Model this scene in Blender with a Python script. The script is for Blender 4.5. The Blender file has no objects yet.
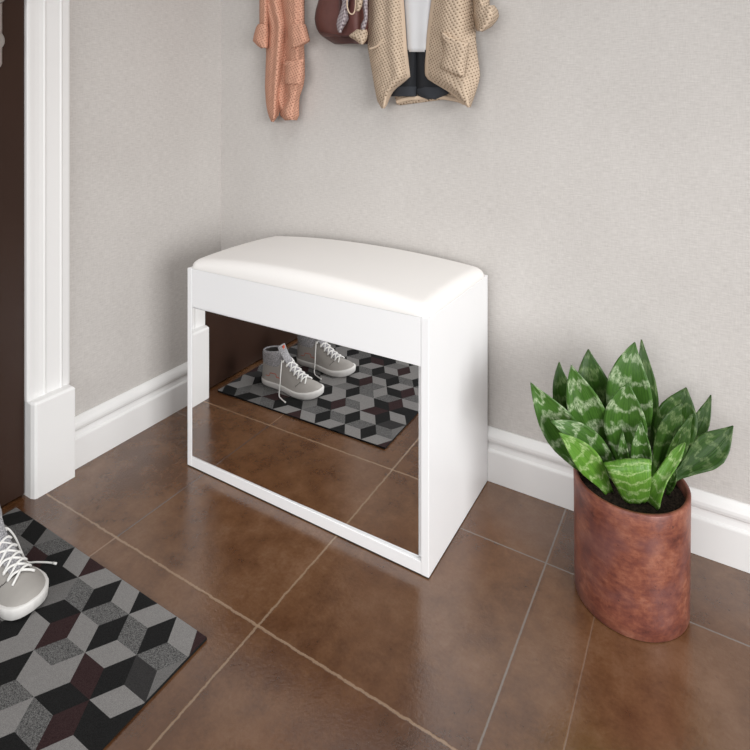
import bpy, math, random
from mathutils import Vector
from math import sin, cos, pi, sqrt
random.seed(11)
S = bpy.context.scene
COL = S.collection

# ------------------------------------------------------------------ camera (solved from the room's own edges)
FPX, PX0, PY0, YAW = 566.3, 375.0, 105.8, 0.5383
CAM = Vector((1.3323, -1.2846, 0.8736))
FW = Vector((-sin(YAW), cos(YAW), 0)); RT = Vector((cos(YAW), sin(YAW), 0)); UP = Vector((0, 0, 1))
cd = bpy.data.cameras.new('camera'); co = bpy.data.objects.new('camera', cd); COL.objects.link(co)
co.location = CAM; co.rotation_euler = (pi/2, 0, YAW)
cd.sensor_width = 36; cd.lens = FPX/750*36; cd.shift_y = (PY0-375)/750; cd.clip_start = 0.02
S.camera = co

def ray(u, v): return FW + RT*((u-PX0)/FPX) + UP*((PY0-v)/FPX)
def on(u, v, ax, val):
    d = ray(u, v); return CAM + d*((val-CAM[ax])/d[ax])
def at_depth(u, v, dep): return CAM + ray(u, v)*dep

# ------------------------------------------------------------------ materials
def lin(h):
    h = h.lstrip('#'); o = []
    for i in (0, 2, 4):
        c = int(h[i:i+2], 16)/255
        o.append(c/12.92 if c <= .04045 else ((c+.055)/1.055)**2.4)
    return (*o, 1)

class NT:
    def __init__(s, name):
        s.m = bpy.data.materials.new(name); s.m.use_nodes = True
        s.t = s.m.node_tree; s.b = s.t.nodes['Principled BSDF']
    def n(s, typ, **kw):
        x = s.t.nodes.new(typ)
        for k, v in kw.items(): setattr(x, k, v)
        return x
    def l(s, a, b): s.t.links.new(a, b)
    def set(s, sock, v):
        if hasattr(v, 'is_output') or isinstance(v, bpy.types.NodeSocket): s.l(v, sock)
        else: sock.default_value = v
    def math(s, op, a, b=0.0, c=0.0):
        x = s.n('ShaderNodeMath', operation=op)
        s.set(x.inputs[0], a); s.set(x.inputs[1], b); s.set(x.inputs[2], c)
        return x.outputs[0]
    def mix(s, f, a, b):
        x = s.n('ShaderNodeMix', data_type='RGBA')
        s.set(x.inputs[0], f); s.set(x.inputs[6], a); s.set(x.inputs[7], b)
        return x.outputs[2]
    def obj(s): return s.n('ShaderNodeTexCoord').outputs['Object']
    def geo(s): return s.n('ShaderNodeNewGeometry').outputs['Position']
    def xyz(s, v):
        x = s.n('ShaderNodeSeparateXYZ'); s.l(v, x.inputs[0]); return x.outputs
    def mapped(s, v, scale):
        x = s.n('ShaderNodeMapping'); s.l(v, x.inputs[0]); x.inputs['Scale'].default_value = scale; return x.outputs[0]
    def noise(s, v, scale, detail=4, rough=.55):
        x = s.n('ShaderNodeTexNoise'); s.l(v, x.inputs['Vector'])
        x.inputs['Scale'].default_value = scale; x.inputs['Detail'].default_value = detail; x.inputs['Roughness'].default_value = rough
        return x.outputs['Fac']
    def ramp(s, f, stops):
        x = s.n('ShaderNodeValToRGB'); s.l(f, x.inputs[0]); e = x.color_ramp.elements
        while len(e) < len(stops): e.new(.5)
        for el, (p, c) in zip(e, stops): el.position = p; el.color = lin(c) if isinstance(c, str) else c
        return x.outputs['Color']
    def mask(s, f, lo, hi):
        x = s.n('ShaderNodeMapRange'); s.l(f, x.inputs[0]); x.inputs[1].default_value = lo; x.inputs[2].default_value = hi
        return x.outputs[0]
    def bump(s, h, strength=.2, dist=.002):
        x = s.n('ShaderNodeBump'); s.l(h, x.inputs['Height'])
        x.inputs['Strength'].default_value = strength; x.inputs['Distance'].default_value = dist
        s.l(x.outputs[0], s.b.inputs['Normal'])
    def color(s, v): s.set(s.b.inputs['Base Color'], v)
    def rough(s, v): s.set(s.b.inputs['Roughness'], v)

def plain(name, col, rough=.5, metal=0, var=.04, scale=30, bump=0):
    t = NT(name); g = t.geo(); c = lin(col)
    n = t.noise(g, scale, 3)
    lo = tuple(max(0, x*(1-var)) for x in c[:3]) + (1,); hi = tuple(min(1, x*(1+var)) for x in c[:3]) + (1,)
    t.color(t.mix(n, lo, hi)); t.rough(rough); t.b.inputs['Metallic'].default_value = metal
    if bump: t.bump(t.noise(g, scale*8, 3), bump, .001)
    return t.m

def wall_mat():
    t = NT('woven_wallpaper'); g = t.geo()
    a = t.noise(t.mapped(g, (55, 55, 430)), 1, 4, .65); b = t.noise(t.mapped(g, (430, 430, 60)), 1, 4, .65)
    w = t.math('ADD', t.math('MULTIPLY', a, .62), t.math('MULTIPLY', b, .38))
    big = t.noise(g, 3.5, 3)
    f = t.math('ADD', t.math('MULTIPLY', t.math('SUBTRACT', w, .5), 2.2), t.math('ADD', t.math('MULTIPLY', big, .5), .25))
    t.color(t.ramp(f, [(.1, '#b4afab'), (.9, '#cfcbc7')])); t.rough(.85); t.bump(w, .12, .001)
    return t.m

def floor_mat():
    t = NT('brown_stone_tile'); g = t.geo(); x, y, z = t.xyz(g)
    n1 = t.noise(g, 4.2, 5, .6); n2 = t.noise(g, 26, 5, .65); n3 = t.noise(g, 170, 4, .6)
    f = t.math('ADD', t.math('ADD', t.math('MULTIPLY', n1, .62), t.math('MULTIPLY', n2, .30)), t.math('MULTIPLY', n3, .14))
    # each tile its own tone
    tx = t.math('FLOOR', t.math('DIVIDE', t.math('SUBTRACT', x, .2944), .385)); ty = t.math('FLOOR', t.math('DIVIDE', t.math('SUBTRACT', y, -.1881), .3803))
    wn = t.n('ShaderNodeTexWhiteNoise', noise_dimensions='2D'); cb = t.n('ShaderNodeCombineXYZ'); t.l(tx, cb.inputs[0]); t.l(ty, cb.inputs[1]); t.l(cb.outputs[0], wn.inputs['Vector'])
    f = t.math('ADD', f, t.math('MULTIPLY', t.math('SUBTRACT', wn.outputs['Value'], .5), .07))
    base = t.ramp(f, [(.33, '#3b2413'), (.46, '#52341f'), (.57, '#66462d'), (.72, '#7b5b44')])
    # dark speckles
    n4 = t.noise(g, 300, 3, .7)
    sp = t.mask(t.noise(g, 60, 5, .75), .60, .72)
    base = t.mix(t.math('MULTIPLY', sp, .45), base, lin('#33200f'))
    warm = t.mask(t.noise(g, 3.1, 3), .50, .66)
    base = t.mix(t.math('MULTIPLY', warm, .35), base, lin('#5f3a1c'))
    wob = t.math('MULTIPLY', t.math('SUBTRACT', t.noise(g, 55, 5, .75), .5), .0085)
    wob2 = t.math('MULTIPLY', t.math('SUBTRACT', t.noise(g, 120, 3, .7), .5), .0018)
    tot = None
    def line(coord, c, hw, colr, wv, gate=None, op=.9):
        nonlocal base, tot
        d = t.math('ABSOLUTE', t.math('ADD', t.math('SUBTRACT', coord, c), wv))
        m = t.n('ShaderNodeMapRange'); t.l(d, m.inputs[0]); m.inputs[1].default_value = hw+.0008; m.inputs[2].default_value = hw-.0004
        k = m.outputs[0]
        if gate is not None: k = t.math('MULTIPLY', k, gate)
        base = t.mix(t.math('MULTIPLY', k, op), base, lin(colr)); tot = k if tot is None else t.math('MAXIMUM', tot, k)
    near = t.math('LESS_THAN', y, -.5684); far = t.math('GREATER_THAN', y, -.5684)
    line(x, 1.158, .0007, '#9a8472', wob2, t.math('LESS_THAN', y, -.1881), .28)
    line(x, .2944, .0010, '#4e4a4c', wob2, far); line(x, .2944, .0014, '#8d7059', wob2, near)
    line(x, .6755, .0017, '#8f7860', wob, None, .8)
    line(x, 1.0581, .0013, '#7a716a', wob2, None)
    for c in (1.445, 1.83, 2.2, -.09): line(x, c, .0014, '#8f8073', wob2)
    for c in (-.1881, .1922): line(y, c, .0012, '#746b64', wob2)
    line(y, -.5690, .0018, '#957c64', wob, None, .8)
    for c in (-.9487, -1.329, -1.7093, -2.09): line(y, c, .0016, '#98806a', wob)
    t.color(base)
    t.rough(t.math('ADD', t.math('MULTIPLY', n2, .14), .09))
    h = t.math('SUBTRACT', t.math('ADD', t.math('MULTIPLY', n2, .35), t.math('ADD', t.math('MULTIPLY', n3, .5), t.math('MULTIPLY', n4, .3))), t.math('MULTIPLY', tot, .9))
    t.bump(h, .24, .0022)
    t.b.inputs['IOR'].default_value = 1.8; t.b.inputs['Specular IOR Level'].default_value = .6
    return t.m

def carpet(name, a, b, scale=900):
    t = NT(name); g = t.geo(); n = t.noise(g, scale, 2, .8)
    t.color(t.mix(t.mask(n, .38, .62), lin(a), lin(b))); t.rough(.95); t.bump(n, .4, .001)
    t.b.inputs['Specular IOR Level'].default_value = .15
    return t.m

def knit(name, a, hole_shade, p=.0088):
    t = NT(name); g = t.geo(); x, z, _ = t.xyz(t.n('ShaderNodeTexCoord').outputs['UV'])
    k = 2*pi/p
    w = t.math('MULTIPLY', t.math('SUBTRACT', t.noise(g, 22, 2), .5), .012)
    A = t.math('COSINE', t.math('MULTIPLY', t.math('ADD', t.math('ADD', t.math('MULTIPLY', x, .95), t.math('MULTIPLY', z, .55)), w), k))
    B = t.math('COSINE', t.math('MULTIPLY', t.math('SUBTRACT', t.math('MULTIPLY', x, .40), t.math('MULTIPLY', z, 1.12)), k))
    s = t.math('ADD', A, B)
    c = t.mix(t.mask(s, .75, 1.65), t.mix(t.mask(t.noise(g, 40, 3), .3, .7), lin(a), tuple(q*.86 for q in lin(a)[:3])+(1,)), lin(hole_shade))  # eyelets are only a darker colour, painted shade for the openings
    t.color(c); t.rough(.95); t.b.inputs['Specular IOR Level'].default_value = .1
    t.bump(t.math('MULTIPLY', s, -1), .32, .0018)
    return t.m

def leaf_mat(name, dark, mid, pale, amt):
    t = NT(name); uv = t.n('ShaderNodeTexCoord').outputs['UV']; oi = t.n('ShaderNodeObjectInfo').outputs['Random']
    u, v, _ = t.xyz(uv)
    au = t.math('ABSOLUTE', u)
    cb = t.n('ShaderNodeCombineXYZ'); t.l(t.math('MULTIPLY', u, 1.3), cb.inputs[0]); t.l(t.math('MULTIPLY', v, 5), cb.inputs[1]); t.l(t.math('MULTIPLY', oi, 37), cb.inputs[2])
    wv = t.noise(cb.outputs[0], 1.4, 1.5, .5)
    ph = t.math('ADD', t.math('ADD', t.math('MULTIPLY', v, 5.2), t.math('MULTIPLY', wv, 1.5)), t.math('ADD', t.math('MULTIPLY', au, -.22), t.math('MULTIPLY', oi, 7)))
    band = t.math('SINE', t.math('MULTIPLY', ph, 2*pi))
    cb2 = t.n('ShaderNodeCombineXYZ'); t.l(t.math('MULTIPLY', u, 5), cb2.inputs[0]); t.l(t.math('MULTIPLY', v, 16), cb2.inputs[1]); t.l(t.math('MULTIPLY', oi, 91), cb2.inputs[2])
    mott = t.noise(cb2.outputs[0], 1.8, 5, .75)
    f = t.math('MULTIPLY', t.mask(band, .05, 1.0), t.mask(mott, .38, .64))
    str_ = t.n('ShaderNodeCombineXYZ'); t.l(t.math('MULTIPLY', u, 14), str_.inputs[0]); t.l(t.math('MULTIPLY', v, 1.2), str_.inputs[1]); t.l(t.math('MULTIPLY', oi, 11), str_.inputs[2])
    st = t.noise(str_.outputs[0], 1, 2)
    g = t.mix(t.mask(st, .25, .75), lin(dark), lin(mid))
    g = t.mix(t.math('MULTIPLY', t.mask(mott, .4, .7), .5), g, lin(mid))
    t.color(t.mix(t.math('MULTIPLY', f, amt), g, lin(pale))); t.rough(.34)
    t.bump(st, .25, .002)
    t.b.inputs['Specular IOR Level'].default_value = .35
    return t.m

def pot_mat():
    t = NT('aged_copper_clay'); g = t.geo()
    n1 = t.noise(g, 22, 7, .7); n2 = t.noise(t.mapped(g, (1, 1, 2.2)), 48, 6, .7); pit = t.mask(t.noise(g, 120, 3, .6), .66, .73)
    f = t.math('ADD', t.math('MULTIPLY', n1, .6), t.math('MULTIPLY', n2, .4))
    c = t.ramp(f, [(.36, '#56302a'), (.45, '#713f34'), (.53, '#87503e'), (.64, '#a06a55')])
    c = t.mix(t.math('MULTIPLY', t.mask(t.noise(g, 13, 4), .48, .66), .6), c, lin('#74504f'))
    c = t.mix(t.math('MULTIPLY', pit, .6), c, lin('#3d2422'))
    t.color(c); t.rough(t.math('ADD', t.math('MULTIPLY', n2, .3), .26)); t.b.inputs['Metallic'].default_value = .1
    t.bump(t.math('SUBTRACT', n2, pit), .15, .002)
    return t.m

def plaid_mat():
    t = NT('plaid_cotton'); g = t.geo(); x, y, z = t.xyz(g)
    a = t.mask(t.math('SINE', t.math('MULTIPLY', t.math('ADD', x, t.math('MULTIPLY', z, .3)), 900)), -.1, .5)
    b = t.mask(t.math('SINE', t.math('MULTIPLY', t.math('SUBTRACT', z, t.math('MULTIPLY', x, .3)), 700)), -.1, .5)
    t.color(t.mix(t.math('MULTIPLY', t.math('ADD', a, b), .5), lin('#b9b0b2'), lin('#6f6068'))); t.rough(.9)
    return t.m

M = dict(
    wall=wall_mat(), floor=floor_mat(),
    trim=plain('white_satin_paint', '#e6e5e4', .40, var=.012, scale=8),
    bench=plain('white_lacquer', '#f1f1f2', .35, var=.008, scale=5),
    cushion=plain('white_leatherette', '#efece9', .6, var=.012, scale=14, bump=.05),
    door=plain('dark_brown_veneer', '#33221a', .38, var=.12, scale=6),
    chrome=plain('brushed_nickel', '#b9b4b0', .3, 1, .03),
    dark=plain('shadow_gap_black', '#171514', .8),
    sole=plain('white_rubber', '#dcdad7', .6, var=.02, scale=60),
    upper=plain('grey_suede', '#a09c97', .85, var=.05, scale=90, bump=.1),
    lining=plain('dark_lining', '#3a3735', .9),
    heather=carpet('heather_knit', '#77767a', '#b3b2b4', 380),
    lace=plain('white_cotton', '#e6e5e2', .85, var=.02),
    red=plain('red_orange_felt', '#c4563c', .8),
    soil=carpet('dark_soil', '#17120f', '#3a3029', 260),
    pot=pot_mat(),
    leaf_a=leaf_mat('leaf_bright', '#284519', '#48702a', '#b8c6a4', .85),
    leaf_b=leaf_mat('leaf_dark', '#1b330c', '#33541a', '#8d9f6e', .5),
    leaf_c=leaf_mat('leaf_fresh', '#3c661f', '#638f34', '#bccd96', .7),
    pink=knit('pink_knit', '#d9a68e', '#9a6653', .0085), pink_band=plain('pink_ribbing', '#d39f87', .95, var=.06, scale=200, bump=.3),
    beige=knit('beige_knit', '#ceb9a3', '#7b6753', .0088), beige_band=plain('beige_ribbing', '#cfb9a2', .95, var=.05, scale=200, bump=.3),
    leather=plain('oxblood_leather', '#6a413c', .5, var=.22, scale=60, bump=.3), leather2=plain('dark_oxblood_leather', '#4f302d', .5, var=.15, scale=60, bump=.2),
    shirt=plain('white_jersey', '#d3d4d7', .9, var=.015, scale=20), black=plain('black_cotton', '#1b1d22', .9, var=.1, scale=60),
    charcoal=plain('charcoal_cotton', '#2c2f35', .9, var=.1, scale=60), plaid=plaid_mat(),
    r_light=carpet('rug_light_grey', '#72706f', '#8a8886'), r_mid=carpet('rug_grey', '#5a5958', '#737170'),
    r_speck=carpet('rug_speckled_grey', '#333333', '#757473', 700), r_black=carpet('rug_black', '#131313', '#232323'),
    r_char=carpet('rug_charcoal', '#2a2929', '#393838'), r_maroon=carpet('rug_maroon', '#281a1b', '#3a2a2a'),
)
# the mirror itself
t = NT('silvered_mirror'); n = t.noise(t.geo(), 3); t.color(t.mix(n, (.93, .93, .93, 1), (.95, .95, .95, 1))); t.rough(0.0); t.b.inputs['Metallic'].default_value = 1
M['mirror'] = t.m
M['door'].node_tree.nodes['Principled BSDF'].inputs['Specular IOR Level'].default_value = .2

# ------------------------------------------------------------------ object helpers
OFF = {}
def empty(name, loc, label=None, cat=None, group=None):
    o = bpy.data.objects.new(name, None); COL.objects.link(o); o.location = loc; o.empty_display_size = .05
    OFF[o.name] = Vector(loc)
    if label: o['label'] = label
    if cat: o['category'] = cat
    if group: o['group'] = group
    return o

def obj(name, verts, faces, mat, parent=None, smooth=False, base=None, uvs=None, midx=None, mods=(), label=None):
    """verts in WORLD coordinates; the mesh is stored relative to its parent (or its base)"""
    off = OFF[parent.name] if parent else Vector(base or (0, 0, 0))
    me = bpy.data.meshes.new(name); me.from_pydata([Vector(v)-off for v in verts], [], faces)
    for m in (mat if isinstance(mat, (list, tuple)) else [mat]): me.materials.append(m)
    if midx: me.polygons.foreach_set('material_index', midx)
    if smooth: me.polygons.foreach_set('use_smooth', [True]*len(me.polygons))
    if uvs:
        ul = me.uv_layers.new(name='UVMap')
        for l in me.loops: ul.data[l.index].uv = uvs[l.vertex_index]
    o = bpy.data.objects.new(name, me); COL.objects.link(o)
    OFF[o.name] = off
    if parent: o.parent = parent
    else: o.location = off
    for kind, kw in mods:
        md = o.modifiers.new(kind.lower(), kind)
        for k, v in kw.items(): setattr(md, k, v)
    if label: o['label'] = label
    return o

def structure(o): o['kind'] = 'structure'; return o
BEV = lambda w, s=2: ('BEVEL', dict(width=w, segments=s, limit_method='ANGLE'))

def boxes(*bs):
    V, F = [], []
    for (x0, y0, z0, x1, y1, z1) in bs:
        n = len(V)
        V += [(x0, y0, z0), (x1, y0, z0), (x1, y1, z0), (x0, y1, z0), (x0, y0, z1), (x1, y0, z1), (x1, y1, z1), (x0, y1, z1)]
        F += [tuple(n+i for i in f) for f in ((3, 2, 1, 0), (4, 5, 6, 7), (0, 1, 5, 4), (1, 2, 6, 5), (2, 3, 7, 6), (3, 0, 4, 7))]
    return V, F

def grid(P, closed_u=False, cap0=False, cap1=False):
    """P[row][col] of points"""
    nr, nc = len(P), len(P[0]); V = [p for r in P for p in r]; F = []
    for i in range(nr-1):
        for j in range(nc if closed_u else nc-1):
            k = (j+1) % nc
            F.append((i*nc+j, i*nc+k, (i+1)*nc+k, (i+1)*nc+j))
    if cap0: F.append(tuple(range(nc-1, -1, -1)))
    if cap1: F.append(tuple((nr-1)*nc+j for j in range(nc)))
    return V, F

def tube(pts, r, n=8):
    pts = [Vector(p) for p in pts]; rows = []
    ref = None
    for i, p in enumerate(pts):
        t = (pts[min(i+1, len(pts)-1)]-pts[max(i-1, 0)]).normalized()
        if ref is None: ref = t.orthogonal().normalized()
        ref = (ref - t*ref.dot(t)).normalized(); b = t.cross(ref)
        rr = r(i/(len(pts)-1)) if callable(r) else r
        rows.append([p + ref*rr*cos(2*pi*k/n) + b*rr*sin(2*pi*k/n) for k in range(n)])
    return grid(rows, True, True, True)

def spline(pts, n):
    pts = [Vector(p) for p in pts]; out = []
    m = len(pts)-1
    for k in range(n+1):
        f = k/n*m; i = min(int(f), m-1); t = f-i
        a, b, c, d = pts[max(i-1, 0)], pts[i], pts[i+1], pts[min(i+2, m)]
        out.append(.5*((2*b)+(c-a)*t+(2*a-5*b+4*c-d)*t*t+(3*b-a-3*c+d)*t**3))
    return out

def join(*vf):
    V, F = [], []
    for v, f in vf:
        n = len(V); V += list(v); F += [tuple(n+i for i in q) for q in f]
    return V, F

def lerp_table(tab, x):
    if x <= tab[0][0]: return tab[0][1]
    for (a, va), (b, vb) in zip(tab, tab[1:]):
        if x <= b: return va + (vb-va)*(x-a)/(b-a)
    return tab[-1][1]

def extrude_profile(pts, axis, a, b):
    """closed profile of (t, z) swept along world x or y"""
    rows = []
    for s in (a, b):
        rows.append([((s, -p, z) if axis == 'x' else (p, s, z)) for p, z in pts])
    return grid(rows, True, True, True)

# ------------------------------------------------------------------ room shell
structure(obj('floor', *boxes((-.08, -3.2, -.05, 3.4, .08, 0)), M['floor']))
structure(obj('wall_right', *boxes((-.08, 0, 0, 3.4, .08, 2.6)), M['wall']))
DY0, DY1, DZ = -.5985, -1.42, 2.05
structure(obj('wall_left', *boxes((-.08, DY0, 0, 0, 0, 2.6), (-.08, -3.2, 0, 0, DY1, 2.6), (-.08, DY1, DZ, 0, DY0, 2.6)), M['wall']))
bp = [(0, 0), (.018, 0), (.018, .0690), (.0174, .0718), (.0155, .0736), (.0132, .0748), (.0108, .0838), (.0106, .0880), (.0132, .0900), (.0155, .0930), (.0165, .0985),
      (.0158, .1040), (.0132, .1095), (.0098, .1135), (.0068, .1160), (.0045, .1185), (.0030, .1191), (0, .1191)]
structure(obj('baseboard_right', *extrude_profile(bp, 'x', 0.0, 3.4), M['trim'], mods=[BEV(.0008)]))
structure(obj('baseboard_left', *join(extrude_profile(bp, 'y', -.5025, -.0185), extrude_profile(bp, 'y', -3.2, DY1-.108)), M['trim'], mods=[BEV(.0008)]))
# moulded door casing: profile (outwards from opening edge, protrusion)
cp = [(0, 0), (0, .0175), (.0015, .0195), (.007, .0198), (.018, .0186), (.027, .0184), (.036, .0190), (.0385, .0204), (.0405, .0204), (.0425, .0190), (.045, .0186),
      (.0745, .0186), (.0765, .0204), (.0790, .0204), (.081, .0184), (.094, .0176), (.0990, .0166), (.1000, .013), (.1000, 0)]
def casing():
    parts = []
    def jamb(y0, sgn, zt):
        rows = [[(p, y0+sgn*d, z if z < 1 else z+d) for d, p in cp] for z in (.2125, zt)]
        return grid(rows, True, True, True)
    head = grid([[(p, y0+(d if s > 0 else -d), DZ+d) for d, p in cp] for y0, s in ((-.5987, 1), (DY1-.009, -1))], True, True, True)
    return join(jamb(-.5987, 1, DZ), jamb(DY1-.009, -1, DZ), head)
tr = structure(obj('trim_1', *casing(), M['trim'], mods=[BEV(.0006)]))
def plinth(ya, yb):
    # ya = edge away from the opening, yb = edge at the opening
    s = 1 if yb > ya else -1
    prof = [(0, ya), (.0430, ya), (.0430, yb-s*.008), (.0400, yb-s*.0035), (.0310, yb), (0, yb)]
    rows = [[(x, y, z) for x, y in prof] for z in (0, .209)] + [[(max(0, x-.004), y+(.003*(1 if y == ya else -1)*s if x > 0 else 0), .2135) for x, y in prof]]
    return grid(rows, True, True, True)
obj('plinth_block', *plinth(-.502, -.597), M['trim'], tr, mods=[BEV(.001)])
obj('plinth_block', *plinth(DY1-.104, DY1-.009), M['trim'], tr, mods=[BEV(.001)])

dr = structure(obj('door_1', *boxes((-.035, DY1+.001, .006, .010, DY0-.001, DZ-.002)), M['door'], base=(0, (DY0+DY1)/2, 0), mods=[BEV(.001)]))
# handle set on the door: long plate, keyhole cover, lever
hy = -.668
def plate():
    rows = []
    for x, k in ((.010, 1), (.0135, 1), (.015, .86)):
        ring = []
        for i in range(32):
            a = 2*pi*i/32; c, s_ = cos(a), sin(a)
            ring.append((x, hy + .0215*k*c, 1.085 + (.115 if s_ >= 0 else -.115)*(1) + .0215*k*s_))
        rows.append(ring)
    return grid(rows, True, False, True)
pl = obj('handle_plate', *plate(), M['chrome'], dr, smooth=False, mods=[BEV(.0006)])
def disc(x0, x1, y, z, r):
    return grid([[(x, y+rr*cos(2*pi*i/28), z+rr*sin(2*pi*i/28)) for i in range(28)] for x, rr in ((x0, r), (x1-.003, r), (x1, r*.8))], True, True, True)
obj('keyhole_cover', *disc(.0145, .022, hy, 1.014, .0235), M['chrome'], pl, smooth=False)
obj('door_handle', *join(disc(.0145, .026, hy, 1.115, .026), tube(spline([(.02, hy, 1.115), (.055, hy, 1.115), (.062, hy-.012, 1.115), (.062, hy-.06, 1.116), (.060, hy-.115, 1.113)], 24), .0095, 12)), M['chrome'], dr, smooth=True)

# ------------------------------------------------------------------ shoe bench with a mirrored flap
BX0, BX1, BYF, BYB, BH = .2358, .8820, -.3371, -.0190, .4800
bench = empty('shoe_bench', ((BX0+BX1)/2, (BYF+BYB)/2, 0), 'white shoe storage bench with domed cushion seat and mirrored front against the wall', 'bench')
obj('side_panel', *boxes((BX0, BYF, .0022, BX0+.0145, BYB, BH)), M['bench'], bench, mods=[BEV(.0008)])
obj('side_panel', *boxes((BX1-.0160, BYF, .0022, BX1, BYB, BH)), M['bench'], bench, mods=[BEV(.0008)])
obj('seat_rail', *boxes((BX0+.0150, BYF+.0006, .3885, BX1-.0165, BYF+.017, BH-.0003)), M['bench'], bench, mods=[BEV(.0007)])
obj('bottom_rail', *boxes((BX0+.0148, BYF+.0003, .0022, BX1-.0162, BYF+.020, .0255)), M['bench'], bench, mods=[BEV(.0007)])
obj('carcass', *boxes((BX0+.0147, BYB-.008, .0024, BX1-.0162, BYB-.001, BH-.002), (BX0+.0147, BYF+.021, .010, BX1-.0162, BYB-.009, .024), (BX0+.0147, BYF+.018, BH-.012, BX1-.0162, BYB-.009, BH-.001)), M['bench'], bench)
obj('shadow_strip', *boxes((BX0+.0006, BYF+.0006, 0, BX1-.0006, BYB-.001, .0024)), M['dark'], bench)  # black strip standing in for the contact shadow under the bench
def flap(x0, x1, z0, z1, d0, d1):     # the flap does not close quite square: its right edge sits a few mm deeper
    v, f = boxes((x0, 0, z0, x1, 1, z1)); xc = (BX0+BX1)/2
    return [(x, BYF+.0036+(x-xc)*.0088+(d0 if y == 0 else d1), z) for x, y, z in v], f
dp = obj('mirror_door', *flap(BX0+.0152, BX1-.0172, .0272, .3868, .0024, .0140), M['bench'], bench, mods=[BEV(.0006)])
obj('mirror', *flap(BX0+.0160, .8580, .0280, .3862, 0, .0024), M['mirror'], dp, label='silvered mirror glass covering the flap')

def cushion():
    nx, ny = 64, 40; rows = []
    def s(t, e=.030):           # edge falloff, 0..1
        t = min(t, 1-t)*1.0
        return t
    hx, hy_ = (BX1-BX0)/2-.0005, (BYF-BYB)/-2-.0005
    cx, cy = (BX0+BX1)/2, (BYF+BYB)/2
    top = []
    r = .026
    def ax(n, h):               # dense near the edges
        out = []
        for i in range(n+1):
            t = i/n; out.append(-h*cos(pi*t) if True else 0)
        return out
    for y in ax(ny, hy_):
        row = []
        for x in ax(nx, hx):
            dx, dy = hx-abs(x), hy_-abs(y)
            # rounded-corner plan
            d = min(dx, dy)
            if dx < r and dy < r: d = r - sqrt((r-dx)**2+(r-dy)**2); d = max(d, 0)
            e = min(1, d/r); prof = sqrt(max(0, 1-(1-e)**2))
            arch = (1-(x/hx)**2)**.85 if abs(x) < hx else 0
            crown = (1-(y/hy_)**2)
            z = BH + .0012 + prof**.9*(.0150 + .0200*arch + .0065*crown)
            px, py = x, y
            if dx < r and dy < r:
                q = sqrt((r-dx)**2+(r-dy)**2)
                if q > r:
                    px = math.copysign(hx-r+(r-dx)*r/q, x); py = math.copysign(hy_-r+(r-dy)*r/q, y)
            row.append((cx+px, cy+py, z))
        top.append(row)
    V, F = grid(top)
    # skirt down onto the bench top
    nc, nr = nx+1, ny+1
    rim = [j for j in range(nc)] + [i*nc+nc-1 for i in range(1, nr)] + [(nr-1)*nc+j for j in range(nc-2, -1, -1)] + [i*nc for i in range(nr-2, 0, -1)]
    n0 = len(V)
    for k in rim: V.append((V[k][0], V[k][1], BH+.0002))
    m = len(rim)
    for i in range(m): F.append((rim[(i+1) % m], rim[i], n0+i, n0+(i+1) % m))
    return V, F
obj('seat_cushion', *cushion(), M['cushion'], bench, smooth=True, label='padded white cushion with a domed top')

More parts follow.
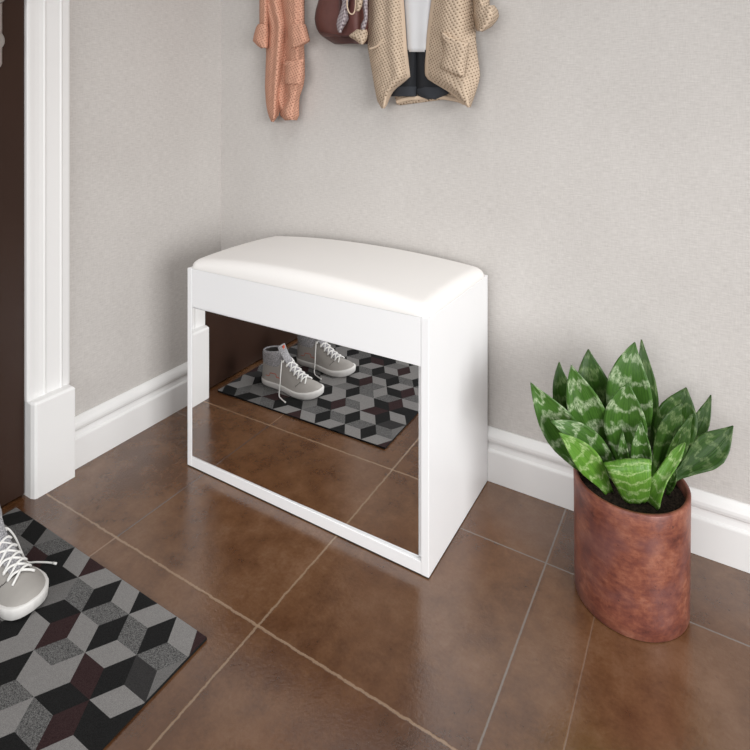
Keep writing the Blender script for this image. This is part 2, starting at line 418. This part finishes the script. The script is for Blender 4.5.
# ------------------------------------------------------------------ rug: tumbling blocks
RX0, RX1, RY1, RY0 = .0375, .6215, -.6305, -1.13
def clip(poly, ax, val, keep_less):
    out = []
    for i in range(len(poly)):
        a, b = poly[i], poly[(i+1) % len(poly)]
        ia = (a[ax] <= val) == keep_less or a[ax] == val; ib = (b[ax] <= val) == keep_less or b[ax] == val
        if ia: out.append(a)
        if ia != ib:
            t = (val-a[ax])/(b[ax]-a[ax]); out.append((a[0]+(b[0]-a[0])*t, a[1]+(b[1]-a[1])*t))
    return out
def rug():
    rnd = random.Random(5)
    A = (.0492, 0.0); B = (.0246, -.0394); O = (.3522, -.6300)
    P = lambda i, j: (O[0]+A[0]*i+B[0]*j, O[1]+B[1]*j)
    V, F, MI = [], [], []
    LT, MD, SP, BK, CH, MR = range(6)
    for j in range(-2, 16):
        for i in range(-18, 10):
            if (i-j) % 3: continue
            c = (i, j)
            nb = lambda di, dj: (i+di, j+dj)
            c_mb, c_a, c_amb, c_b, c_bma, c_ma = nb(0, -1), nb(1, 0), nb(1, -1), nb(0, 1), nb(-1, 1), nb(-1, 0)
            # tops/sides of each block
            style = rnd.random()
            if style < .62: cols = [rnd.choice((LT, LT, MD, SP)), rnd.choice((SP, MD, LT)), rnd.choice((BK, BK, BK, CH, MR))]
            elif style < .84: cols = [rnd.choice((LT, MD)), rnd.choice((BK, CH, MR)), rnd.choice((SP, LT, BK))]
            else: cols = [rnd.choice((CH, BK, SP)), rnd.choice((LT, SP)), rnd.choice((MR, BK))]
            cols = {(1, 1): [LT, SP, BK], (4, 1): [LT, SP, BK], (2, 2): [SP, LT, BK], (0, 3): [LT, SP, MR], (3, 3): [CH, LT, BK], (-1, 2): [SP, BK, MD], (-2, 1): [LT, BK, BK],
                    (3, 0): [LT, LT, BK], (0, 0): [LT, LT, MR], (1, 4): [MR, BK, LT], (5, 2): [LT, SP, MD], (-1, 5): [LT, SP, BK], (2, 5): [BK, LT, MR], (0, 6): [SP, BK, LT],
                    (-3, 0): [LT, SP, MD], (-5, 1): [BK, MD, SP], (-6, 0): [LT, BK, MD], (-4, 2): [MR, LT, SP], (6, 0): [LT, LT, MR]}.get((i, j), cols)
            for q, m in (((c, c_mb, c_amb, c_a), cols[0]), ((c, c_a, c_b, c_bma), cols[1]), ((c, c_bma, c_ma, c_mb), cols[2])):
                poly = [P(*k) for k in q]
                for ax, val, kl in ((0, RX0, False), (0, RX1, True), (1, RY0, False), (1, RY1, True)):
                    poly = clip(poly, ax, val, kl)
                    if len(poly) < 3: break
                if len(poly) < 3: continue
                ar = sum(poly[k][0]*poly[(k+1) % len(poly)][1]-poly[(k+1) % len(poly)][0]*poly[k][1] for k in range(len(poly)))/2
                if abs(ar) < 1e-7: continue
                if ar < 0: poly = poly[::-1]
                n = len(V); V += [(x, y, .0048) for x, y in poly]; F.append(tuple(range(n, n+len(poly)))); MI.append(m)
    v, f = boxes((RX0, RY0, .0004, RX1, RY1, .0046)); n = len(V); V += v; F += [tuple(n+k for k in q) for q in f]; MI += [BK]*6
    return V, F, MI
rv, rf, rm = rug()
ro = obj('doormat', rv, rf, [M['r_light'], M['r_mid'], M['r_speck'], M['r_black'], M['r_char'], M['r_maroon']], midx=rm, base=((RX0+RX1)/2, (RY0+RY1)/2, 0))
ro['label'] = 'flat grey and black rug with a tumbling block pattern in front of the brown door'; ro['category'] = 'rug'

# ------------------------------------------------------------------ sneakers
WT = [(0, 0), (.012, .0105), (.035, .0185), (.08, .0255), (.16, .0300), (.34, .0305), (.52, .0350), (.66, .0395), (.76, .0405), (.86, .0365), (.93, .0290), (.97, .0205), (.99, .0120), (1, 0)]
L = .222
def sneaker(loc, ang, label):
    root = empty('sneaker', loc, label, 'shoe', 'pair of grey sneakers on the rug')
    z0 = loc[2]
    def W(p):
        x, y, z = p; return (loc[0]+x*cos(ang)-y*sin(ang), loc[1]+x*sin(ang)+y*cos(ang), z0+z)
    def put(name, vf, mat, parent=root, smooth=True, mods=(), label=None):
        return obj(name, [W(p) for p in vf[0]], vf[1], mat, parent, smooth, mods=mods, label=label)
    def bend(x): return .006*sin(pi*max(0, min(1, (x/L-.45)/.55)))      # gentle inward curve of the last
    N = 56
    xs = [L*(1-cos(pi*i/N))/2 for i in range(N+1)]
    loop = [(x, lerp_table(WT, x/L)) for x in xs] + [(x, -lerp_table(WT, x/L)) for x in xs[-2:0:-1]]
    def ring(z, k, lift=0):
        out = []
        for x, y in loop:
            cx = L*.5
            out.append((cx+(x-cx)*(1-(1-k)*.35), y*k+bend(x), z + lift*max(0, (x/L-.72)/.28)**1.5 + (.006*max(0, (x/L-.86)/.14)**2 if z < .01 else 0)))
        return out
    put('sole', grid([ring(.0006, .93), ring(.003, 1.0), ring(.0125, 1.03, .006), ring(.0165, 1.03, .007), ring(.0182, 1.0, .008), ring(.0184, .9, .008)], True, True, True), M['sole'], label='white rubber sole')
    HT = [(0, .068), (.03, .078), (.30, .080), (.37, .0910), (.45, .0800), (.55, .0660), (.64, .0550), (.72, .0475), (.80, .0425), (.88, .0390), (.94, .0345), (.975, .0290), (1, .0215)]
    def section(x):
        t = x/L; w = max(.002, lerp_table(WT, t)*.975); h = lerp_table(HT, t)-.014
        n = 2.1 + (1.3 if t < .35 else max(0, 1.3*(1-(t-.35)/.25)))
        tap = .30 if t < .34 else .42 if t < .62 else .42-.25*min(1, (t-.62)/.3)
        out = []
        for k in range(25):
            a = pi*k/24; c, s_ = cos(a), sin(a)
            y = math.copysign(abs(c)**(2/n), c)*w; z = abs(s_)**(2/n)*h
            y *= 1-tap*(z/max(h, .03))
            out.append((x, y+bend(x), .014+z))
        return out
    xs2 = [.003+(L-.0075)*(1-cos(pi*i/40))/2 for i in range(41)]
    up = put('upper', grid([section(x) for x in xs2], False, True, True), M['upper'], label='soft grey upper')
    # toe stitching and side stitch
    def surf_y(x, z):
        t = x/L; s = section(x); best = min(s[:13], key=lambda p: abs(p[2]-z)); return best
    st = []
    for sg in (1, -1):
        pts = []
        for k in range(13):
            z = .030+.020*k/12; x = L*(.68+.08*k/12)
            p = surf_y(x, z); pts.append((p[0]+.0005, (p[1]-bend(x))*sg*1.02+bend(x), p[2]+.0006))
        st.append(tube(pts, .0006, 5))
    put('stitching', join(*st), M['lining'])
    pts = []
    for k in range(15):
        x = .030+.060*k/14; z = .024+.019*sin(pi*k/14); p = surf_y(x, z); pts.append((x, (p[1]-bend(x))*1.015+bend(x), p[2]))
    put('side_stitch', tube(pts, .0009, 5), M['red'], label='curved red side stitch')
    # heather collar
    def cring(z, k, slope):
        out = []
        for i in range(36):
            a = 2*pi*i/36; x = .0445+.0425*k*cos(a)
            out.append((x, .0255*k*sin(a), z+slope*(x-.002)/.085))
        return out
    col = put('collar', grid([cring(.066, 1.0, -.002), cring(.080, 1.03, .006), cring(.094, 1.03, .011), cring(.1005, .99, .013), cring(.1025, .92, .013), cring(.099, .84, .012), cring(.075, .80, .004), cring(.062, .78, 0)], True, False, True),
        [M['heather'], M['lining']], label='speckled grey knit ankle collar')
    for pgon in col.data.polygons:
        if pgon.index >= 36*5: pgon.material_index = 1
    # tongue
    tp = [(.165, .0480), (.140, .0590), (.114, .0750), (.094, .0930), (.081, .1100), (.072, .1270)]
    rows = []
    C = spline([(x, 0, z) for x, z in tp], 20)
    for q in range(21):
        p = C[q]; hw = .0125+.004*q/20; rows.append([(p.x-.0035*abs(s)**2, s*hw+bend(p.x), p.z-.0035*abs(s)**2) for s in (-1, -.75, -.5, -.25, 0, .25, .5, .75, 1)])
    to = put('tongue', grid(rows), M['heather'], mods=[('SOLIDIFY', dict(thickness=.0045, offset=0)), BEV(.001)])
    x, z = .0755, .1190
    put('tongue_label', boxes((x+.0005, -.0045, z-.009, x+.0045, .0045, z+.006)), M['red'], to, False, mods=[BEV(.001)], label='small red label on the tongue')
    # crossed laces
    lv = []
    def th(x): 
        return lerp_table(HT, x/L)
    rowsx = [.090, .105, .120, .135, .149, .163]
    for k, x in enumerate(rowsx):
        z = th(x); xb = x+.014; w = .0195
        for sg in (1, -1):
            za, zb = z-.0045, th(min(xb, .178))-.0025
            pts = spline([(x, sg*w+bend(x), za), (x+.003, sg*w*.6+bend(x), z+.004), (x+.006, bend(x), (z+th(xb))/2+.0062+(.0012 if sg > 0 else 0)), (xb-.002, -sg*w*.6+bend(x), th(xb)+.0035), (xb, -sg*w*.95+bend(x), zb)], 14)
            lv.append(tube(pts, .0021, 7))
    put('laces', join(*lv), M['lace'])
    # loose end hanging to the rug on the bench side
    pts = spline([(.084, .015, .086), (.089, .0235, .080), (.094, .0335, .058), (.098, .042, .028), (.101, .050, .006), (.112, .062, .0022), (.128, .071, .0024), (.140, .0765, .0024)], 40)
    put('lace_end', join(tube(pts, .0017, 7), tube([pts[-1], pts[-1]+Vector((.008, .003, 0))], .0021, 7)), M['lace'])
    pts = spline([(.084, -.015, .086), (.092, -.027, .076), (.100, -.040, .046), (.106, -.052, .010), (.118, -.060, .0022), (.135, -.058, .0024)], 30)
    put('lace_end', tube(pts, .0017, 7), M['lace'])
    return root
sneaker((.1165, -.7510, .0050), -.015, 'grey high-top sneaker with white laces on the rug, the one nearer the bench')
sneaker((.1255, -.9170, .0050), -.02, 'grey high-top sneaker seen only in the mirror, the one farther from the bench')

# ------------------------------------------------------------------ potted plant
PC = Vector((1.2047, -.1804, 0)); PR0, PR1, PH = .0938, .0957, .2080
plant = empty('potted_snake_plant', PC, 'green variegated snake plant in a reddish brown cylindrical pot on the floor', 'plant')
def potm():
    prof = [(.0, .0008), (PR0-.001, .0008), (PR0, .0020)] + [(PR0+(PR1-PR0)*k/8, .0020+(PH-.004)*k/8) for k in range(1, 9)] + [(PR1-.0008, PH-.001), (PR1-.0025, PH), (PR1-.0060, PH), (PR1-.0075, PH-.002), (PR1-.0085, PH-.03), (PR1-.010, .150)]
    rows = [[(PC.x+r*cos(2*pi*i/96), PC.y+r*sin(2*pi*i/96), z) for i in range(96)] for r, z in prof]
    return grid(rows, True, False, False)
obj('pot', *potm(), M['pot'], plant, smooth=True, label='reddish brown mottled cylinder pot')
def soilm():
    rows = []
    for k in range(13):
        r = (PR1-.0082)*k/12
        rows.append([(PC.x+r*cos(2*pi*i/64), PC.y+r*sin(2*pi*i/64), .1905+.004*random.random()-(.002 if k == 12 else 0)) for i in range(64)])
    return grid(rows, True)
obj('soil', *soilm(), M['soil'], plant, smooth=True, label='dark potting soil')
PD = 1.0134
WP = [(0, .34), (.12, .48), (.28, .76), (.45, .97), (.56, 1.0), (.68, .87), (.80, .60), (.91, .28), (.97, .10), (1, .01)]
def Z(x, y): return 510+.32*x, 330+.32*y
def leaf(base, mid, tip, w, mat, dt, dm=None, cup=.25, roll=0, prof=WP, flat=None):
    """base sits on the soil; mid and tip at depth PD+dm / PD+dt"""
    b = on(*Z(*base), 2, .1915)
    r = Vector((b.x-PC.x, b.y-PC.y, 0))
    if r.length > PR1-.016: b = Vector((PC.x, PC.y, b.z)) + r.normalized()*(PR1-.016)
    db = (b-CAM).dot(FW)-PD
    if dm is None: dm = (db+dt)/2
    m = at_depth(*Z(*mid), PD+dm); t_ = at_depth(*Z(*tip), PD+dt)
    ctrl = m*2-(b+t_)*.5
    rows, uv = [], []
    n, q = 22, 5
    for i in range(n+1):
        t = i/n; p = b*(1-t)**2+ctrl*2*t*(1-t)+t_*t*t
        T = ((ctrl-b)*(1-t)+(t_-ctrl)*t).normalized()
        view = (p-CAM).normalized()
        side = T.cross(view).normalized(); nor = side.cross(T).normalized()
        if nor.dot(view) > 0: nor = -nor
        if roll:
            side, nor = side*cos(roll)+nor*sin(roll), nor*cos(roll)-side*sin(roll)
        hw = lerp_table(prof, t)*w*.32*.00179/2
        row = []
        for k in range(-q, q+1):
            s = k/q
            row.append(p+side*hw*s+nor*(cup*hw*abs(s)**1.6+.0015*sin(9*t+3*s)*(1 if abs(s) > .5 else 0)))
            uv.append((s, t))
        rows.append(row)
    V, F = grid(rows)
    obj('leaf', V, F, mat, plant, smooth=True, uvs=uv, mods=[('SOLIDIFY', dict(thickness=.0016, offset=0))])
a_, b_, c_ = M['leaf_a'], M['leaf_b'], M['leaf_c']
# back row
leaf((345, 420), (272, 220), (245, 60), 118, b_, .075, .06)
leaf((300, 425), (190, 260), (154, 100), 86, b_, .055, .045)
leaf((430, 420), (425, 230), (411, 30), 74, b_, .060, .05, roll=.5)
leaf((410, 430), (372, 220), (390, 38), 138, a_, .045, .035)
leaf((465, 450), (515, 300), (551, 180), 122, b_, .040, .035)
leaf((500, 460), (575, 330), (628, 203), 56, b_, .060, .05)
# middle
leaf((330, 450), (245, 270), (192, 110), 112, a_, .005, .01)
leaf((290, 475), (165, 320), (65, 165), 112, a_, .01, .012, cup=.35)
leaf((450, 470), (490, 330), (537, 228), 66, b_, -.005, .0, roll=.3)
leaf((475, 480), (520, 370), (571, 262), 52, b_, -.012, -.008, roll=.5)
leaf((380, 470), (360, 300), (371, 165), 124, a_, -.015, -.008)
leaf((470, 490), (598, 398), (697, 300), 88, b_, -.005, .0, prof=[(0, .2), (.2, .26), (.36, .58), (.52, .95), (.64, 1), (.76, .8), (.88, .42), (1, .01)])
# front
leaf((345, 480), (245, 355), (128, 285), 82, a_, -.035, -.025)
leaf((362, 470), (354, 400), (352, 318), 32, a_, -.030, -.024, cup=.5)
leaf((410, 480), (410, 390), (408, 283), 58, a_, -.032, -.026, cup=.5)
leaf((310, 510), (243, 410), (154, 322), 74, c_, -.060, -.045)
leaf((492, 515), (505, 470), (518, 415), 24, b_, -.040, -.04)
CUP = [(0, .30), (.05, .52), (.15, .62), (.4, .76), (.7, .90), (.95, 1.0), (1, .98)]
leaf((396, 545), (380, 470), (364, 402), 132, c_, -.062, -.075, cup=-.12, prof=CUP)
leaf((436, 542), (466, 478), (546, 352), 62, c_, -.050, -.062, cup=.3, roll=-.3, prof=[(0, .5), (.08, .85), (.22, 1), (.4, .82), (.6, .55), (.75, .55), (.88, .5), (.96, .25), (1, .05)])

# ------------------------------------------------------------------ hanging clothes and bag (flush on the right wall)
def garment(name, rows, mat, parent, y0=-.012, depth=.03, folds=(), y_edge=None, n=46, m=40, thick=.004, label=None, zc=(250, .1734, 0, .1734), band=None):
    """rows of (v, left, right) in crop units zc; a draped shell bulging off the wall"""
    pts = []
    for v, l, r in rows: pts.append((zc[2]+v*zc[3], zc[0]+l*zc[1], zc[0]+r*zc[1]))
    P, UV, edge = [], [], []
    for i in range(n+1):
        v = pts[0][0]+(pts[-1][0]-pts[0][0])*i/n
        l = lerp_table([(p[0], p[1]) for p in pts], v); r = lerp_table([(p[0], p[2]) for p in pts], v)
        row = []
        for k in range(m+1):
            s = k/m; e = (1-abs(2*s-1)**3)
            y = y0-depth*e
            for fr, ph, dr, am in folds: y -= am*(.5+.5*sin(2*pi*(fr*s+ph+dr*i/n)))*min(1, 4*min(s, 1-s)+.15)
            # slide along the sight line so the outline stays where the cloth hangs
            row.append(on(l+(r-l)*s, v, 1, y))
        P.append(row); a = row[0].x
        for k in range(m+1):          # arc length across the cloth, height down it
            if k: a += (row[k]-row[k-1]).length
            UV.append((a, row[k].z))
        for k in range(m): edge.append(int(bool(band) and (r-l)*((k+.5)/m if band[1] == 'l' else 1-(k+.5)/m) < band[2]*zc[1]))
    return obj(name, *grid(P), [mat, band[0]] if band else mat, parent, True, uvs=UV, midx=edge[:n*m] if band else None, mods=[('SOLIDIFY', dict(thickness=thick, offset=0))], label=label)

def ribbon(name, pts, w, mat, parent, y, zc, thick=.002, label=None, wob=0):
    m_ = len(pts)-1
    C = [on(zc[0]+u*zc[1], zc[2]+v*zc[3], 1, y(k/m_) if callable(y) else y) for k, (u, v) in enumerate(pts)]
    C = spline(C, 6*len(C)); rows = []
    for i, p in enumerate(C):
        T = (C[min(i+1, len(C)-1)]-C[max(0, i-1)]).normalized(); sd = Vector((T.z, 0, -T.x)).normalized()
        yy = p.y
        rows.append([(p.x+sd.x*w*s, yy-.002*(1-s*s), p.z+sd.z*w*s) for s in (-1, -.5, 0, .5, 1)])
    return obj(name, *grid(rows), mat, parent, True, mods=[('SOLIDIFY', dict(thickness=thick, offset=0))], label=label)

# pink cardigan
ZP = (250, .1734, 0, .1734)
c = on(282, 118, 1, -.03)
pk = empty('pink_cardigan', (c.x, -.03, c.z), 'salmon pink open-knit cardigan hanging gathered on the wall beside the brown bag', 'cardigan')
garment('body', [(-700, 150, 230), (-520, 110, 270), (-300, 80, 300), (0, 62, 300), (150, 95, 300), (380, 97, 305), (500, 100, 300), (560, 110, 280), (640, 150, 270)], M['pink'], pk, -.008, .022, [(3, .2, .1, .008)], zc=ZP)
garment('front_panel', [(-600, 150, 200), (-300, 100, 195), (0, 65, 190), (150, 104, 215), (380, 94, 197), (500, 90, 185), (600, 96, 172), (660, 108, 165), (702, 126, 134)], M['pink'], pk, -.018, .026, [(1.6, .1, .25, .010), (3, .6, -.2, .003)], zc=ZP)
garment('front_panel', [(-600, 190, 240), (-300, 185, 290), (0, 178, 312), (150, 198, 305), (350, 205, 312), (440, 200, 313), (500, 196, 304), (560, 215, 282), (640, 172, 280), (675, 180, 281), (692, 205, 268)], M['pink'], pk, -.022, .026, [(1.3, .35, .3, .010), (3, .2, .1, .003)], zc=ZP)
garment('sleeve', [(-420, 95, 160), (-200, 70, 130), (0, 58, 108), (155, 58, 106)], M['pink'], pk, -.030, .022, [(2, 0, .1, .004)], n=24, m=20, zc=ZP)
garment('rolled_cuff', [(140, 50, 98), (160, 38, 106), (200, 26, 107), (235, 20, 106), (262, 46, 104), (276, 68, 100)], M['pink'], pk, -.032, .030, [(1, .2, 0, .004)], n=20, m=20, zc=ZP)
garment('sleeve', [(-420, 220, 280), (-200, 225, 305), (0, 225, 310), (155, 222, 312)], M['pink'], pk, -.034, .020, [(2, .3, .1, .004)], n=24, m=20, zc=ZP)
garment('rolled_cuff', [(140, 222, 318), (165, 216, 326), (205, 218, 336), (235, 222, 344), (255, 230, 312), (272, 238, 262)], M['pink'], pk, -.040, .030, [(1.2, .1, .1, .004)], n=20, m=20, zc=ZP)
garment('pocket', [(352, 206, 306), (420, 204, 310), (485, 203, 300)], M['pink'], pk, -.048, .018, [(1.2, .2, .1, .003)], n=16, m=20, zc=ZP)
ribbon('pocket_band', [(204, 372), (250, 362), (308, 349)], .0042, M['pink_band'], pk, lambda t: -.066+.012*abs(2*t-1), ZP)
ribbon('placket', [(190, 0), (214, 150), (198, 380), (186, 500), (172, 600), (160, 668)], .003, M['pink_band'], pk, -.028, ZP)

# oxblood bag
ZB = (310, .09333, 0, .09333)
c = on(345, 43, 1, -.03)
bg = empty('shoulder_bag', (c.x, -.03, c.z), 'dark reddish brown slouchy bag hanging on the wall between the cardigans', 'bag')
garment('bag_body', [(-900, 300, 420), (-600, 200, 560), (-300, 140, 640), (0, 100, 655), (110, 68, 664), (200, 56, 666), (270, 66, 666), (330, 90, 664), (360, 112, 662), (392, 150, 655)], M['leather'], bg, -.008, .062, [(1.5, .1, .1, .010), (3, .4, -.3, .006)], zc=ZB)
garment('base_gusset', [(345, 100, 662), (385, 140, 655), (430, 205, 650), (468, 272, 600)], M['leather2'], bg, -.008, .058, zc=ZB, n=24)
ribbon('seam_piping', [(104, 345), (180, 362), (290, 378), (420, 386), (560, 384)], .0012, M['leather2'], bg, lambda t: -.030-.052*min(1, 3*t), ZB)
ribbon('flap_fold', [(322, -60), (322, 60), (315, 160), (300, 250)], .0025, M['leather2'], bg, -.084, ZB)
def pxw(u, v, y, zc=ZB):
    return on(zc[0]+u*zc[1], zc[2]+v*zc[3], 1, y)
obj('drawstring', *tube(spline([pxw(400, -60, -.104), pxw(398, 60, -.106), pxw(420, 135, -.108), pxw(460, 150, -.108), pxw(485, 90, -.106), pxw(490, -60, -.104)], 30), .0018, 8), M['beige_band'], bg, True, label='pale cord loop')
c = on(344, 30, 1, -.08)
sc = empty('scarf', (c.x, -.09, c.z), 'grey and white plaid scarf end hanging over the front of the brown bag', 'scarf')
garment('scarf_tail', [(-120, 340, 420), (40, 352, 408), (90, 340, 395), (160, 318, 400), (200, 300, 410), (260, 290, 375), (310, 298, 345), (350, 318, 328)], M['plaid'], sc, -.086, .012, [(1.5, .2, .2, .004)], n=24, m=16, zc=ZB)
garment('scarf_tail', [(-80, 555, 615), (30, 560, 612), (120, 580, 612), (200, 585, 612), (260, 555, 600), (320, 550, 580)], M['plaid'], sc, -.080, .012, n=20, m=12, zc=ZB)
c = on(363, 40, 1, -.08)
kn = empty('knit_cloth', (c.x, -.09, c.z), 'cream knit cloth poking out at the bottom corner of the brown bag', 'cloth')
garment('knit_corner', [(320, 505, 600), (345, 475, 612), (370, 440, 612), (385, 420, 612), (410, 465, 606), (440, 510, 590), (474, 545, 562)], M['beige'], kn, -.100, .016, n=20, m=20, zc=ZB)
garment('knit_edge', [(-60, 505, 570), (40, 500, 555), (80, 498, 545), (120, 502, 520)], M['beige'], kn, -.100, .010, n=12, m=12, zc=ZB)

# beige cardigan with a white top and dark shorts inside it
ZG = (360, .18667, 0, .18667)
c = on(425, 105, 1, -.04)
bc = empty('beige_cardigan', (c.x, -.04, c.z), 'beige open-knit cardigan with rolled sleeve hanging open on the wall', 'cardigan')
garment('back_panel', [(-560, 200, 480), (-450, 70, 610), (-200, 55, 620), (250, 60, 620), (450, 110, 600), (515, 190, 560), (545, 198, 330), (560, 200, 215)], M['beige'], bc, -.005, .006, zc=ZG)
garment('front_panel', [(-560, 200, 240), (-450, 70, 240), (-200, 52, 232), (0, 50, 232), (120, 47, 240), (250, 44, 248), (330, 58, 258), (410, 72, 270), (440, 77, 232), (480, 84, 182), (510, 90, 162), (540, 96, 150), (560, 108, 142), (580, 120, 128)], M['beige'], bc, -.030, .026, [(1.2, .15, .3, .009), (3, .5, -.3, .002)], n=60, m=60, zc=ZG, band=(M['beige_band'], 'r', 20))
garment('front_panel', [(-560, 420, 480), (-450, 390, 610), (-200, 388, 600), (0, 386, 602), (100, 372, 606), (180, 362, 612), (300, 352, 628), (400, 350, 641), (430, 372, 636), (490, 480, 618), (530, 528, 604), (574, 582, 588)], M['beige'], bc, -.030, .030, [(1.2, .45, .25, .010), (3, .1, .2, .002)], n=60, m=60, zc=ZG, band=(M['beige_band'], 'l', 18))
BW = .0052
ribbon('hem_band', [(196, 545), (250, 530), (330, 524), (420, 520), (520, 535), (560, 552)], BW*.9, M['beige_band'], bc, -.020, ZG)
garment('sleeve', [(-480, 540, 620), (-300, 590, 680), (0, 608, 690), (70, 612, 692)], M['beige'], bc, -.034, .030, [(2, .2, .1, .006)], n=24, m=20, zc=ZG)
garment('rolled_cuff', [(30, 640, 716), (55, 612, 734), (85, 608, 741), (110, 616, 728), (140, 622, 702), (166, 632, 655)], M['beige'], bc, -.034, .046, [(1.5, .1, .3, .007)], n=20, m=24, zc=ZG)
garment('pocket', [(176, 434, 440), (205, 440, 490), (234, 446, 580), (300, 446, 575), (360, 430, 566), (385, 470, 562), (410, 540, 556)], M['beige'], bc, -.066, .016, [(1, .3, .2, .004)], n=24, m=20, zc=ZG)
ribbon('pocket_band', [(436, 180), (470, 216), (520, 234), (578, 238)], .0028, M['beige_band'], bc, lambda t: -.074-.008*sin(pi*t), ZG)
ribbon('pocket_band', [(52, 262), (90, 248), (124, 212)], .0022, M['beige_band'], bc, -.058, ZG)

c = on(417, 50, 1, -.03)
wt = garment('white_top', [(-430, 190, 420), (-200, 225, 400), (0, 228, 396), (140, 240, 380), (278, 250, 372)], M['shirt'], None, -.018, .014, [(1.2, .1, .05, .004)], zc=ZG, n=30, m=30)
wt['label'] = 'plain white top hanging inside the open beige cardigan'; wt['category'] = 'shirt'
c = on(417, 92, 1, -.03)
sh = empty('shorts', (c.x, -.03, c.z), 'black cotton shorts with turned-up hems hanging below the white top inside the cardigan', 'shorts')
garment('leg', [(268, 236, 310), (400, 215, 306), (462, 172, 304), (515, 162, 302)], M['black'], sh, -.012, .016, [(1.5, .3, 0, .004)], zc=ZG, n=24, m=24)
garment('leg', [(268, 300, 380), (400, 304, 420), (462, 304, 462), (495, 303, 482), (515, 320, 440), (530, 365, 405)], M['black'], sh, -.013, .016, [(1.5, .2, 0, .004)], zc=ZG, n=24, m=24)
garment('turned_hem', [(464, 176, 302), (490, 168, 301), (516, 165, 300)], M['charcoal'], sh, -.018, .016, zc=ZG, n=8, m=20)
garment('turned_hem', [(468, 330, 462), (480, 306, 470), (498, 304, 476), (515, 322, 440), (528, 362, 405)], M['charcoal'], sh, -.019, .016, zc=ZG, n=10, m=20)

# ------------------------------------------------------------------ light
w = bpy.data.worlds.new('World'); S.world = w; w.use_nodes = True
bgn = w.node_tree.nodes['Background']; bgn.inputs[0].default_value = (.97, .98, 1.0, 1); bgn.inputs[1].default_value = .32
def area(name, loc, target, size, power, colr=(1, .97, .93), spread=180):
    ld = bpy.data.lights.new(name, 'AREA'); ld.shape = 'RECTANGLE'; ld.size, ld.size_y = size; ld.energy = power; ld.color = colr; ld.spread = math.radians(spread)
    o = bpy.data.objects.new(name, ld); COL.objects.link(o); o.location = loc
    o.rotation_euler = (Vector(target)-Vector(loc)).to_track_quat('-Z', 'Y').to_euler()
    return o
area('front_key_light', (.95, -2.7, .95), (.72, 0, .22), (1.6, 1.0), 8.2, (1, 1, .995), 105)  # unseen soft key, added from the camera side for direction
area('side_fill_light', (2.85, -1.40, .85), (.7, -.25, .2), (1.0, 1.0), 11.5, (1, 1, .995), 85)  # unseen fill, added to brighten the bench's right side panel
area('overhead_fill_light', (1.25, -.95, 2.5), (.7, -.35, .3), (1.2, 1.2), 6.0, (1, .99, .97), 100)  # unseen overhead fill, added to brighten the cushion top
S.view_settings.view_transform = 'Standard'; S.view_settings.look = 'None'
